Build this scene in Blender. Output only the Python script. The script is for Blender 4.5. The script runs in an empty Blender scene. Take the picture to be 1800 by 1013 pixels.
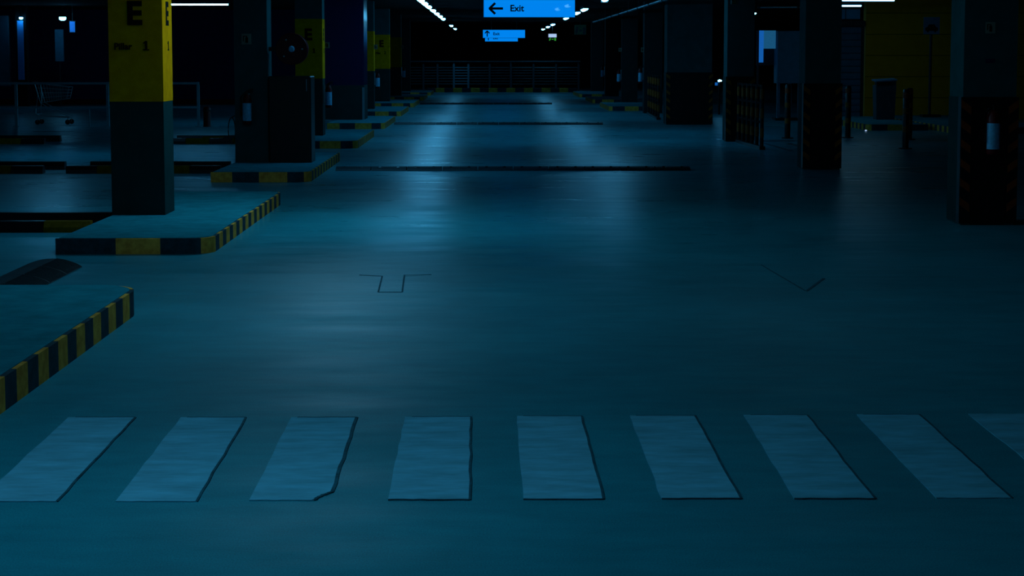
import bpy, math, random
from mathutils import Vector, Matrix
random.seed(7)
sc = bpy.context.scene
C = sc.collection
PI = math.pi

# ------------------------------------------------------------------ camera
F, HC = 3100.0, 1.65                       # focal length in px of an 1800 px wide frame, eye height
HORIZON, PRINCIPAL, VANISH = 98.0, 365.0, 857.0
PITCH = math.atan((PRINCIPAL - HORIZON) / F)
YAW = math.atan((900.0 - VANISH) / F)
cd = bpy.data.cameras.new('camera')
cd.sensor_width = 36.0
cd.lens = F / 1800.0 * 36.0
cd.shift_y = (PRINCIPAL - 506.5) / 1800.0
cd.clip_end = 300
cam = bpy.data.objects.new('camera', cd)
C.objects.link(cam)
cam.location = (0, 0, HC)
cam.rotation_euler = (PI / 2 - PITCH, 0, -YAW)
sc.camera = cam

# ------------------------------------------------------------------ world and exposure
w = bpy.data.worlds.new('world'); sc.world = w
w.use_nodes = True
w.node_tree.nodes['Background'].inputs[0].default_value = (0.25, 0.75, 1.0, 1)
w.node_tree.nodes['Background'].inputs[1].default_value = 0.005
sc.view_settings.view_transform = 'Standard'
sc.view_settings.look = 'None'
sc.view_settings.gamma = 1.0
sc.view_settings.use_curve_mapping = False
sc.view_settings.exposure = 0.0
LAMP_COLOUR = (0.09, 0.54, 1.0)
NEAR_COLOUR = (0.22, 0.66, 1.0)
LAMP_POWER = 23.0                         # the tubes of the far half
NEAR_POWER = 32.0                         # unseen tubes at the near column lines and over the left bays
BRIGHT_POWER = 75.0                      # unseen tube beside column E, raised to light its yellow side
CROSSING_POWER = 42.0                     # two unseen tubes added around the crossing

# ------------------------------------------------------------------ materials
def mat(name, col, rough=0.6, spec=0.5, metal=0.0, vary=0.25, scale=6.0, bump=0.0, emit=None, power=0.0, stretch=(1, 1, 1), bscale=None):
    m = bpy.data.materials.new(name); m.use_nodes = True
    nt = m.node_tree; b = nt.nodes['Principled BSDF']
    b.inputs['Roughness'].default_value = rough
    b.inputs['Metallic'].default_value = metal
    b.inputs['Specular IOR Level'].default_value = spec
    tc = nt.nodes.new('ShaderNodeTexCoord')
    mp = nt.nodes.new('ShaderNodeMapping'); mp.inputs['Scale'].default_value = stretch
    nt.links.new(tc.outputs['Object'], mp.inputs['Vector'])
    n = nt.nodes.new('ShaderNodeTexNoise')
    n.inputs['Scale'].default_value = scale; n.inputs['Detail'].default_value = 6; n.inputs['Roughness'].default_value = 0.65
    nt.links.new(mp.outputs['Vector'], n.inputs['Vector'])
    r = nt.nodes.new('ShaderNodeValToRGB')
    r.color_ramp.elements[0].position = 0.3; r.color_ramp.elements[1].position = 0.7
    r.color_ramp.elements[0].color = tuple(c * (1 - vary) for c in col) + (1,)
    r.color_ramp.elements[1].color = tuple(min(1, c * (1 + vary)) for c in col) + (1,)
    nt.links.new(n.outputs['Fac'], r.inputs['Fac'])
    nt.links.new(r.outputs['Color'], b.inputs['Base Color'])
    if bump:
        n2 = nt.nodes.new('ShaderNodeTexNoise')
        n2.inputs['Scale'].default_value = bscale or scale * 12; n2.inputs['Detail'].default_value = 4
        nt.links.new(mp.outputs['Vector'], n2.inputs['Vector'])
        bp = nt.nodes.new('ShaderNodeBump'); bp.inputs['Strength'].default_value = bump; bp.inputs['Distance'].default_value = 0.01
        nt.links.new(n2.outputs['Fac'], bp.inputs['Height']); nt.links.new(bp.outputs['Normal'], b.inputs['Normal'])
    if emit:
        b.inputs['Emission Color'].default_value = tuple(emit) + (1,)
        b.inputs['Emission Strength'].default_value = power
    return m

def floor_material():
    m = bpy.data.materials.new('sealed_concrete_floor'); m.use_nodes = True
    nt = m.node_tree; N = nt.nodes; L = nt.links; b = N['Principled BSDF']
    tc = N.new('ShaderNodeNewGeometry')
    def noise(scale, detail, stretch=(1, 1, 1), rough=0.6):
        mp = N.new('ShaderNodeMapping'); mp.inputs['Scale'].default_value = stretch
        L.new(tc.outputs['Position'], mp.inputs['Vector'])
        n = N.new('ShaderNodeTexNoise'); n.inputs['Scale'].default_value = scale
        n.inputs['Detail'].default_value = detail; n.inputs['Roughness'].default_value = rough
        L.new(mp.outputs['Vector'], n.inputs['Vector']); return n
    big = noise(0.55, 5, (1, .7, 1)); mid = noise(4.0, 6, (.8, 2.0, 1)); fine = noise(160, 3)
    def ramp(n, c0, c1, p0=.3, p1=.7):
        r = N.new('ShaderNodeValToRGB'); e = r.color_ramp.elements
        e[0].position, e[1].position = p0, p1; e[0].color = c0 + (1,); e[1].color = c1 + (1,)
        L.new(n.outputs['Fac'], r.inputs['Fac']); return r
    def mul(a, bb):
        x = N.new('ShaderNodeMix'); x.data_type = 'RGBA'; x.blend_type = 'MULTIPLY'; x.inputs[0].default_value = 1
        L.new(a.outputs[0 if a.type != 'MIX' else 2], x.inputs[6]); L.new(bb.outputs[0], x.inputs[7]); return x
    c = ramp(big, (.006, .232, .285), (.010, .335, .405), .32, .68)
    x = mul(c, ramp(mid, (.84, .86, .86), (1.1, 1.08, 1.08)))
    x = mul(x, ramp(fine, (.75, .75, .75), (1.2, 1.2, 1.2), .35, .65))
    L.new(x.outputs[2], b.inputs['Base Color'])
    wear = noise(1.3, 6, (.6, 2.2, 1))
    mr = N.new('ShaderNodeMapRange'); mr.inputs['From Min'].default_value = .3; mr.inputs['From Max'].default_value = .7
    mr.inputs['To Min'].default_value = .24; mr.inputs['To Max'].default_value = .42
    L.new(wear.outputs['Fac'], mr.inputs['Value'])
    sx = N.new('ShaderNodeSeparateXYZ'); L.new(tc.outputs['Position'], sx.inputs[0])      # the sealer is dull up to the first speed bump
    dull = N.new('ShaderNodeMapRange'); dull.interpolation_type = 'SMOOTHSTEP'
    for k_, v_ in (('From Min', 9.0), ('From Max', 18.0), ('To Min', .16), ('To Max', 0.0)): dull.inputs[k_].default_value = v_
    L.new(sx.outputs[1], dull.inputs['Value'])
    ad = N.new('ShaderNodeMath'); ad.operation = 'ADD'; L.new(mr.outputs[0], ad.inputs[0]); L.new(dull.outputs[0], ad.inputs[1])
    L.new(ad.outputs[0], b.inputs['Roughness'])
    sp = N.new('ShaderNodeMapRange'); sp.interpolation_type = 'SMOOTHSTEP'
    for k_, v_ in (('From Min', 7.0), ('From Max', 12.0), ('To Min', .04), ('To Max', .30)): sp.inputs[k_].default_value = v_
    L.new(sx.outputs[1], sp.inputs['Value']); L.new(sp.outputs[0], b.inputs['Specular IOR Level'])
    bn = noise(35, 5, (.5, 1.6, 1))
    bp = N.new('ShaderNodeBump'); bp.inputs['Strength'].default_value = .12; bp.inputs['Distance'].default_value = .01
    L.new(bn.outputs['Fac'], bp.inputs['Height']); L.new(bp.outputs['Normal'], b.inputs['Normal'])
    return m

M = {
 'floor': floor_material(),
 'ceiling': mat('dark_painted_ceiling', (.002, .003, .0035), .9, .1),
 'dark_wall': mat('dark_wall_paint', (.004, .007, .009), .85, .15),
 'navy_wall': mat('navy_wall_paint', (.006, .004, .06), .6, .3),
 'navy_gloss': mat('glossy_navy_paint', (.006, .004, .05), .22, .5, vary=.1),
 'yellow_wall': mat('yellow_wall_paint', (1.0, .30, .003), .7, .25, vary=.12, scale=3),
 'yellow': mat('yellow_paint', (1.0, .29, .001), .9, .02, vary=.2, scale=9, bump=.08),
 'kerb_yellow': mat('worn_yellow_kerb_paint', (1.0, .35, .06), .9, .03, vary=.35, scale=14, bump=.15),
 'kerb_black': mat('worn_black_kerb_paint', (.007, .042, .056), .7, .15, vary=.4, scale=14, bump=.15),
 'stop_yellow': mat('dark_yellow_rubber', (.22, .10, .004), .8, .1, vary=.35, scale=14),  # darker yellow than the kerb paint
 'board_glow': mat('board_with_added_glow', (.03, .15, .25), .5, .3, emit=(.008, .075, .17), power=1.0),  # emission stands in for light falling on the kiosk's upper board
 'slab': mat('kerb_concrete', (.014, .23, .275), .9, .0, vary=.22, scale=5, bump=.2, bscale=120),
 'column': mat('grey_column_paint', (.008, .085, .09), .85, .1, vary=.2, scale=4),
 'column_base': mat('dark_column_plinth_paint', (.004, .040, .040), .85, .1, vary=.2, scale=4),
 'black': mat('black_plastic', (.004, .005, .006), .35, .4, vary=.2),
 'rubber': mat('black_rubber', (.006, .022, .028), .5, .35, vary=.4, scale=20, bump=.3),
 'letter': mat('black_lettering_paint', (.003, .003, .002), .8, .1),
 'stripe': mat('pale_road_paint', (.13, .50, .63), .9, .05, vary=.25, scale=5, bump=.15, stretch=(.7, 2, 1), bscale=90),
 'edge': mat('dark_paint_edge', (.006, .10, .13), .8, .1, vary=.5, scale=12),
 'mark': mat('painted_over_mark', (.008, .275, .315), .8, .0, vary=.2, scale=6),
 'red': mat('red_enamel', (.14, .003, .004), .45, .25, vary=.1),
 'label_pale': mat('pale_printed_label', (.18, .55, .80), .5, .4, vary=.25, scale=30),
 'label_dark': mat('label_print', (.01, .06, .09), .6, .2),
 'fence': mat('dull_fence_metal', (.015, .055, .065), .6, .2, vary=.2),
 'fence_pale': mat('pale_fence_metal', (.05, .15, .19), .5, .3, vary=.2),  # lighter tone for one panel's slats and posts
 'trolley': mat('zinc_plated_wire', (.45, .6, .65), .3, .6, metal=.4, vary=.1),
 'column_shaded': mat('shaded_grey_column_paint', (.003, .03, .033), .85, .1, vary=.2, scale=4),  # grey column paint darkened to carry the shade on the far columns
 'pale_blue': mat('light_blue_board', (.08, .40, .62), .6, .2, vary=.12),
 'black_matte': mat('matt_black_paint', (.003, .004, .005), .9, .05),
 'steel': mat('galvanised_steel', (.28, .42, .48), .32, .5, metal=.9, vary=.15),
 'rail': mat('grey_painted_rail', (.18, .42, .48), .5, .4, vary=.15),
 'slat': mat('louvre_metal', (.05, .15, .19), .35, .5, vary=.2),
 'sign_paint': mat('cream_sign_plate', (.26, .25, .19), .6, .3, vary=.15),
 'pale_panel': mat('pale_blue_grey_panel', (.05, .16, .24), .6, .3, vary=.15),
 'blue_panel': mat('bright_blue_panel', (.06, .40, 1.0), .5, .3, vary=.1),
 'hazard_orange': mat('orange_reflective_tape', (.42, .045, .006), .4, .4, vary=.3, scale=20),
 'hazard_yellow': mat('yellow_reflective_tape', (.42, .085, .004), .4, .4, vary=.3, scale=20),
 'lamp': mat('lit_lamp_diffuser', (.8, .8, .8), .5, .2, emit=LAMP_COLOUR, power=LAMP_POWER),
 'lamp_near': mat('bright_lamp_diffuser', (.8, .8, .8), .5, .2, emit=LAMP_COLOUR, power=NEAR_POWER),
 'lamp_bright': mat('column_e_lamp_diffuser', (.8, .8, .8), .5, .2, emit=NEAR_COLOUR, power=BRIGHT_POWER),
 'lamp_crossing': mat('added_crossing_lamp_diffuser', (.8, .8, .8), .5, .2, emit=NEAR_COLOUR, power=CROSSING_POWER),
 'lamp_weak': mat('weak_lamp_diffuser', (.8, .8, .8), .5, .2, emit=NEAR_COLOUR, power=6.0),
 'lamp_island': mat('added_island_lamp_diffuser', (.8, .8, .8), .5, .2, emit=NEAR_COLOUR, power=CROSSING_POWER * .92),
 'lamp_faint': mat('added_faint_lamp_diffuser', (.8, .8, .8), .5, .2, emit=NEAR_COLOUR, power=3.5),
 'housing': mat('lamp_housing_paint', (.02, .03, .035), .6, .3),
 'sign_face': mat('backlit_blue_sign_face', (.004, .05, .12), .012, 1.0, vary=.05, emit=(.0, .24, .90), power=.95),
 'sign_ink': mat('dark_sign_ink', (.0, .003, .012), .6, .2),
 'exit_white': mat('lit_exit_sign_top', (.5, .5, .5), .4, .3, emit=(.45, .62, .95), power=.9),
 'exit_green': mat('lit_exit_sign_pictogram', (.02, .3, .04), .4, .3, emit=(.05, .50, .05), power=.45),
 'dim_green': mat('dim_green_sign_plate', (.01, .16, .07), .5, .3),
 'blue_glow': mat('lit_blue_strip', (.02, .1, .4), .4, .3, emit=(.01, .16, .62), power=.6),
 'bin': mat('grey_bin_plastic', (.015, .045, .06), .5, .35),
 'glass': mat('dark_glass', (.01, .03, .04), .1, .6, vary=.05),
}

# ------------------------------------------------------------------ mesh helpers
ORG = {}
def org(o): return ORG.get(o.name, Vector((0, 0, 0)))

class MB:
    def __init__(s): s.v, s.f, s.sm = [], [], []
    def add(s, vs, fs, smooth=False):
        k = len(s.v); s.v += [tuple(v) for v in vs]
        s.f += [tuple(i + k for i in f) for f in fs]; s.sm += [smooth] * len(fs); return s
    def box(s, x0, x1, y0, y1, z0, z1, c=0.0):
        if c <= 0:
            vs = [(x, y, z) for z in (z0, z1) for y in (y0, y1) for x in (x0, x1)]
            return s.add(vs, [(0, 2, 3, 1), (4, 5, 7, 6), (0, 1, 5, 4), (2, 6, 7, 3), (0, 4, 6, 2), (1, 3, 7, 5)])
        # box with chamfered vertical and top edges
        ring = lambda a, z: [(x0 + a, y0 + a + c, z), (x0 + a + c, y0 + a, z), (x1 - a - c, y0 + a, z), (x1 - a, y0 + a + c, z),
                             (x1 - a, y1 - a - c, z), (x1 - a - c, y1 - a, z), (x0 + a + c, y1 - a, z), (x0 + a, y1 - a - c, z)]
        vs = ring(0, z0) + ring(0, z1 - c) + ring(c * .7, z1)
        fs = [tuple(range(7, -1, -1)), tuple(range(16, 24))]
        for b in (0, 8):
            for i in range(8):
                j = (i + 1) % 8; fs.append((b + i, b + j, b + 8 + j, b + 8 + i))
        return s.add(vs, fs)
    def prism(s, poly, z0, z1):
        n = len(poly)
        vs = [(p[0], p[1], z0) for p in poly] + [(p[0], p[1], z1) for p in poly]
        fs = [tuple(range(n - 1, -1, -1)), tuple(range(n, 2 * n))] + [(i, (i + 1) % n, n + (i + 1) % n, n + i) for i in range(n)]
        return s.add(vs, fs)
    def extrude_xz(s, poly, y0, y1):           # polygon in the x-z plane, counter-clockwise seen from -y
        n = len(poly)
        vs = [(p[0], y0, p[1]) for p in poly] + [(p[0], y1, p[1]) for p in poly]
        fs = [tuple(range(n)), tuple(range(2 * n - 1, n - 1, -1))] + [(i, n + i, n + (i + 1) % n, (i + 1) % n) for i in range(n)]
        return s.add(vs, fs)
    def extrude_yz(s, poly, x0, x1):
        n = len(poly)
        vs = [(x0, p[0], p[1]) for p in poly] + [(x1, p[0], p[1]) for p in poly]
        fs = [tuple(range(n - 1, -1, -1)), tuple(range(n, 2 * n))] + [(i, (i + 1) % n, n + (i + 1) % n, n + i) for i in range(n)]
        return s.add(vs, fs)
    def tube(s, pts, r, n=8, caps=True):
        pts = [Vector(p) for p in pts]; k = len(pts); vs = []
        for i, p in enumerate(pts):
            d = (pts[min(i + 1, k - 1)] - pts[max(i - 1, 0)]).normalized()
            a = d.cross(Vector((0, 0, 1)))
            if a.length < 1e-3: a = d.cross(Vector((1, 0, 0)))
            a.normalize(); b = d.cross(a)
            rr = r[i] if isinstance(r, (list, tuple)) else r
            vs += [p + (a * math.cos(2 * PI * j / n) + b * math.sin(2 * PI * j / n)) * rr for j in range(n)]
        fs = [(i * n + j, i * n + (j + 1) % n, (i + 1) * n + (j + 1) % n, (i + 1) * n + j) for i in range(k - 1) for j in range(n)]
        s.add(vs, fs, True)
        if caps:
            s.add(vs[:n], [tuple(range(n - 1, -1, -1))]); s.add(vs[-n:], [tuple(range(n))])
        return s
    def build(s, name, m, parent=None, origin=None):
        o0 = org(parent) if parent else Vector(origin or (0, 0, 0))
        me = bpy.data.meshes.new(name)
        me.from_pydata([tuple(Vector(v) - o0) for v in s.v], [], s.f)
        me.polygons.foreach_set('use_smooth', s.sm); me.update()
        o = bpy.data.objects.new(name, me); C.objects.link(o)
        me.materials.append(M[m] if isinstance(m, str) else m)
        ORG[o.name] = o0.copy()
        if parent: o.parent = parent
        else: o.location = o0
        return o

def tag(o, label, cat, group=None):
    o['label'] = label; o['category'] = cat
    if group: o['group'] = group
    return o
def thing(name, label, cat, loc, group=None):
    o = bpy.data.objects.new(name, None); C.objects.link(o); o.location = loc; o.empty_display_size = .1
    ORG[o.name] = Vector(loc); return tag(o, label, cat, group)
def struct(o): o['kind'] = 'structure'; return o
def box(name, m, parent, *b, c=0.0): return MB().box(*b, c=c).build(name, m, parent)
def bar(mb, p, q, wdt, z0, z1):                # a flat bar on a horizontal plane
    p, q = Vector(p[:2]), Vector(q[:2]); d = (q - p).normalized(); n = Vector((-d.y, d.x)) * wdt / 2
    mb.prism([p - n, q - n, q + n, p + n], z0, z1); return mb
def lettering(text, size, loc, facing, parent, m='letter', fat=0.0, depth=.002, name='lettering', align='CENTER'):
    cu = bpy.data.curves.new('text', 'FONT'); cu.body = text; cu.size = size; cu.extrude = depth; cu.offset = fat
    cu.align_x = align; cu.align_y = 'CENTER'; cu.resolution_u = 3
    t = bpy.data.objects.new('text', cu); C.objects.link(t)
    dg = bpy.context.evaluated_depsgraph_get(); dg.update()
    me = bpy.data.meshes.new_from_object(t.evaluated_get(dg))
    bpy.data.objects.remove(t); bpy.data.curves.remove(cu)
    R = Matrix.Rotation({'front': 0, 'right': PI / 2, 'left': -PI / 2}[facing], 4, 'Z') @ Matrix.Rotation(PI / 2, 4, 'X')
    me.transform(Matrix.Translation(Vector(loc) - org(parent)) @ R)
    me.materials.clear(); me.materials.append(M[m])
    o = bpy.data.objects.new(name, me); C.objects.link(o); o.parent = parent; ORG[o.name] = org(parent); return o
def digit_one(h, loc, facing, parent):          # a numeral 1 with flag and foot
    w_ = h * .12
    pl = [(-h * .32, 0), (h * .32, 0), (h * .32, h * .13), (w_, h * .13), (w_, h), (-w_ * .6, h), (-h * .34, h * .78), (-h * .28, h * .68), (-w_, h * .78), (-w_, h * .13), (-h * .32, h * .13)]
    x, y, z = loc; m = MB()
    if facing == 'front': m.extrude_xz([(x + a, z + b) for a, b in pl], y - .002, y + .002)
    else: m.extrude_yz([(y + a, z + b) for a, b in pl], x - .002, x + .002)
    return m.build('lettering', 'letter', parent)
def ground(px, py, z=0.0):                     # the floor point that the photograph shows at a pixel
    d = Vector(((px - 900) / F, (PRINCIPAL - py) / F, -1.0))
    d = cam.rotation_euler.to_matrix() @ d
    t = (z - HC) / d.z
    return Vector((d.x * t, d.y * t, z))

# ================================================================== the setting
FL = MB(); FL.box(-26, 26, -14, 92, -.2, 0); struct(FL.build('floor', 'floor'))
struct(box('ceiling', 'ceiling', None, -26, 26, -14, 92, 3.2, 3.4))
struct(box('wall_back', 'dark_wall', None, -26, 26, 91.4, 92, 0, 3.2))
struct(box('wall_left', 'dark_wall', None, -26, -25.7, -14, 91.4, 0, 3.2))
struct(box('wall_right', 'dark_wall', None, 25.7, 26, -14, 91.4, 0, 3.2))
wl = struct(box('wall_navy', 'navy_wall', None, -25.7, -5.4, 60.0, 60.3, .0, 3.2))
struct(box('baseboard_navy', 'red', None, -25.7, -5.4, 59.96, 60.0, 0, .18))
wy = struct(box('wall_yellow', 'yellow_wall', None, 9.85, 20, 46.0, 46.3, 0, 3.2))
for i, z in enumerate((.55, 1.1, 1.65, 2.2, 2.75)):
    box('wall_joint', 'dark_wall', wy, 9.85, 20, 45.995, 46.0, z, z + .012)

# ================================================================== zebra crossing
cw = thing('zebra_crossing', 'faded zebra crossing of nine pale stripes across the foreground floor', 'crosswalk', (0.2, 6.9, 0))
STR = [((120, 735), (238, 735), (100, 883), (-40, 883)), ((318, 735), (432, 735), (346, 883), (203, 883)), ((512, 735), (627, 735), (592, 881), (438, 881)),
       ((712, 734), (828, 734), (826, 880), (682, 880)), ((909, 733), (1023, 733), (1061, 879), (920, 879)), ((1107, 732), (1222, 732), (1303, 878), (1163, 878)),
       ((1307, 731), (1419, 731), (1539, 878), (1396, 878)), ((1506, 730), (1616, 730), (1779, 877), (1646, 877)), ((1702, 729), (1815, 729), (2010, 876), (1885, 876))]
for k, q in enumerate(STR):
    P = [ground(*p) for p in q]                                   # far-left, far-right, near-right, near-left
    poly = [P[3], P[2], P[1], P[0]]
    if k == 2: poly = [P[3], ground(552, 881), ground(560, 875), ground(584, 866), P[1], P[0]]
    # ragged edges
    rag = []
    for i, a in enumerate(poly):
        b = poly[(i + 1) % len(poly)]; n = 10
        for j in range(n):
            t = j / n; p = a.lerp(b, t); e = .0035 if j else 0
            rag.append((p.x + random.uniform(-e, e), p.y + random.uniform(-e, e)))
    s = MB().prism(rag, .0, .004).build('stripe', 'stripe', cw)
    e = MB(); pts = [Vector(r) for r in rag]
    n = 10
    right_edge = pts[n:3 * n] if k != 2 else pts[n:5 * n]
    for a, b in zip(right_edge[:-1], right_edge[1:]):
        if (a - b).length > 1e-4 and b.y >= a.y - .01: bar(e, a, b, .010 if k != 2 else .014, .0, .0046)
    for a, b in zip(pts[:n], pts[1:n + 1]):
        if (a - b).length > 1e-4 and k in (3, 4, 5, 6): bar(e, a, b, .010, .0, .0046)
    if k < 8: e.build('paint_edge', 'edge', s)

# painted-over arrows on the lane
ar = thing('painted_over_arrow', 'painted-over arrow outlined by dark lines in the middle of the lane', 'floor marking', tuple(ground(690, 500)))
poly = [ground(*p) for p in ((667, 514), (708, 514), (712, 486), (758, 483), (735, 470), (655, 470), (632, 484), (672, 486))]
MB().prism(poly, 0, .002).build('paint_patch', 'floor', ar)
e = MB()
for a, b in (((632, 484), (672, 486)), ((672, 486), (665, 514)), ((665, 514), (707, 514)), ((707, 514), (711, 484)), ((711, 484), (758, 483))):
    bar(e, ground(*a), ground(*b), .012, 0, .003)
e.build('outline', 'edge', ar)
ar = thing('painted_over_arrow', 'faint turn arrow outline on the dark right part of the lane', 'floor marking', tuple(ground(1410, 500)))
MB().prism([ground(*p) for p in ((1417, 513), (1447, 491), (1400, 478), (1338, 466))], 0, .002).build('paint_patch', 'floor', ar)
e = MB(); bar(e, ground(1418, 512), ground(1448, 490), .02, 0, .003); bar(e, ground(1338, 466), ground(1416, 512), .012, 0, .003)
e.build('outline', 'edge', ar)

# ================================================================== kerb islands
def island(x0, x1, y0, y1, h, label, radius=.2, side='right', first='black', parts=True, group='striped kerb islands'):
    t = thing('kerb_island', label, 'kerb', ((x0 + x1) / 2, (y0 + y1) / 2, 0), group)
    def outline(inset):
        a, b, c, d = x0 + inset, x1 - inset, y0 + inset, y1 - inset; r = radius - inset; pts = []
        def arc(cx, cy, t0, rr):
            for i in range(7):
                ang = t0 + (PI / 2) * i / 6; pts.append(Vector((cx + rr * math.cos(ang), cy + rr * math.sin(ang))))
        s = .06
        if side == 'right':
            pts.append(Vector((a, c)))
            arc(b - r, c + r, -PI / 2, r); arc(b - r, d - r, 0, r); pts.append(Vector((a, d)))
        else:
            arc(a + r, c + r, PI, r); pts.append(Vector((b, c))); pts.append(Vector((b, d))); arc(a + r, d - r, PI / 2, r)
        return pts
    MB().prism(outline(.025), 0, h).build('slab', 'slab', t)
    # painted kerb blocks along the front, the lane side and the back
    path = outline(0.0)
    if side == 'right': line = path
    else:
        # back, lane side (left), front read from the front right corner clockwise
        k = 7
        line = [path[7]] + list(reversed(path[0:7])) + list(reversed(path[9:16])) + [path[8]]
    def dense(l):
        out = [l[0]]
        for a, b in zip(l[:-1], l[1:]):
            n = max(1, int((b - a).length / .05))
            for i in range(1, n + 1): out.append(a.lerp(b, i / n))
        return out
    line = dense(line); cum = [0]
    for a, b in zip(line[:-1], line[1:]): cum.append(cum[-1] + (b - a).length)
    wid = x1 - x0; flen = wid - radius; total = cum[-1]
    cuts = [0]
    fw = flen + .1
    cuts += [.5, .87, 1.21, 1.42] if first == 'black' else [.28, .63, 1.0, 1.22, 1.42]
    if side != 'right': cuts = [c * wid / 1.3 for c in cuts]
    while cuts[-1] < total - wid + .1: cuts.append(cuts[-1] + .205)
    while cuts[-1] < total - .2: cuts.append(min(total, cuts[-1] + .38))
    if cuts[-1] < total: cuts.append(total)
    col = ['kerb_black', 'kerb_yellow'] if first == 'black' else ['kerb_yellow', 'kerb_black']
    for i, (c0, c1) in enumerate(zip(cuts[:-1], cuts[1:])):
        idx = [j for j in range(len(line)) if c0 < cum[j] < c1]
        def at(cv):
            for j in range(len(line) - 1):
                if cum[j + 1] >= cv - 1e-9:
                    return line[j].lerp(line[j + 1], (cv - cum[j]) / (cum[j + 1] - cum[j]))
            return line[-1]
        run = [at(c0)] + [line[j] for j in idx] + [at(c1)]
        run = [run[0]] + [p for p, q in zip(run[1:], run[:-1]) if (p - q).length > 1e-4]
        if len(run) < 2: continue
        inner = []
        for j, p in enumerate(run):
            d = (run[min(j + 1, len(run) - 1)] - run[max(j - 1, 0)]).normalized()
            nrm = Vector((-d.y, d.x)) if side == 'right' else Vector((d.y, -d.x))
            inner.append(p + nrm * .03)
        poly = run + inner[::-1]
        if side != 'right': poly = poly[::-1]
        MB().prism(poly, 0, h - .003 - random.uniform(0, .002)).build('kerb_block', col[i % 2], t)
    return t
NTH = ['nearest', 'second', 'third', 'fourth', 'fifth', 'sixth', 'seventh', 'eighth']
island(-3.6, -2.25, 6.3, 11.45, .165, 'foreground kerb island cut off by the left edge, yellow and black side', radius=.32)
island(-3.6, -2.30, 14.66, 19.75, .135, 'striped kerb island carrying the yellow column lettered E')
island(-3.62, -2.32, 23.06, 27.9, .135, 'striped kerb island under the black cabinet with the hose reel', first='yellow')
island(-3.62, -2.32, 31.46, 36.3, .135, 'striped kerb island just behind the black cabinet', first='yellow')
island(-3.62, -2.32, 39.86, 44.7, .135, 'striped kerb island in front of the glossy navy block', first='yellow')
island(-3.7, -2.36, 48.26, 53.1, .135, 'left striped kerb island just beyond the navy block', first='yellow')
island(-3.7, -2.36, 56.66, 61.5, .135, 'left striped kerb island, third from the far fence', first='yellow')
island(-3.7, -2.36, 65.06, 69.9, .135, 'left striped kerb island, second from the far fence', first='yellow')
island(-3.7, -2.36, 73.4, 78.0, .135, 'left striped kerb island nearest the far fence')
island(3.65, 5.1, 53.0, 57.6, .135, 'right kerb island nearest to the striped barriers', side='left')
island(3.65, 5.1, 61.4, 66.0, .135, 'middle one of the three kerb islands far right of the lane', side='left', first='yellow')
island(3.65, 5.1, 70.0, 75.6, .135, 'right kerb island nearest the far fence', side='left')
island(8.4, 9.75, 38.9, 44.2, .135, 'kerb island under the slanted-top bin before the yellow wall', side='left')
island(9.9, 12.2, 37.2, 45.0, .135, 'kerb island with the car sign post before the yellow wall', side='left', first='yellow')

# kerb along the far fence
fk = thing('far_kerb', 'black and yellow kerb running across the far end of the lane', 'kerb', (.8, 80, 0))
x = -2.75
i = 0
while x < 3.75:
    wd = .4
    box('kerb_block', 'kerb_yellow' if i % 2 else 'kerb_black', fk, x, x + wd, 79.9, 80.15, 0, .19, c=.01); x += wd; i += 1

# ================================================================== speed bumps
def lane_bump(y, xa, xb, label):
    t = thing('speed_bump', label, 'speed bump', ((xa + xb) / 2, y + .18, 0), 'rubber speed bumps across the lane')
    n = round((xb - xa) / .5); step = (xb - xa) / n
    prof = [(y + .36 * j / 8, .002 + .055 * math.sin(PI * j / 8) ** .7) for j in range(9)]
    prof = [(y, 0)] + prof + [(y + .36, 0)]
    for k in range(n):
        a, b = xa + k * step + .006, xa + (k + 1) * step - .006
        m = MB(); m.extrude_yz(prof[::-1], a, b); s = m.build('rubber_section', 'rubber', t)
        for cx in (a + .12, b - .12): MB().tube([(cx, y + .10, .045), (cx, y + .095, .052)], .02, 8).build('bolt', 'black', s)
    return t
lane_bump(25.3, -2.19, 2.93, 'nearest black rubber speed bump across the lane')
lane_bump(42.3, -2.25, 2.78, 'middle black rubber speed bump across the lane')
lane_bump(60.0, -2.3, 2.2, 'farthest black rubber speed bump across the lane')
t = thing('speed_bump', 'ribbed black speed bump between the two nearest left kerb islands', 'speed bump', (-3.4, 12.9, 0), 'rubber speed bumps across the lane')
prof = [(-3.64, 0)] + [(-3.64 + .46 * j / 12, .004 + .062 * math.sin(PI * j / 12) ** .8) for j in range(13)] + [(-3.18, 0)]
for k in range(4):
    y0 = 11.75 + k * .51
    m = MB(); m.extrude_xz(prof, y0 + .004, y0 + .506); s = m.build('rubber_section', 'rubber', t)
    m = MB()
    for r_ in range(12):
        yy = y0 + .03 + r_ * .04
        m.tube([(-3.64 + .46 * j / 12, yy, .006 + .062 * math.sin(PI * j / 12) ** .8) for j in range(7, 13)], .006, 5)
    m.build('rib', 'rubber', s)

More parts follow.
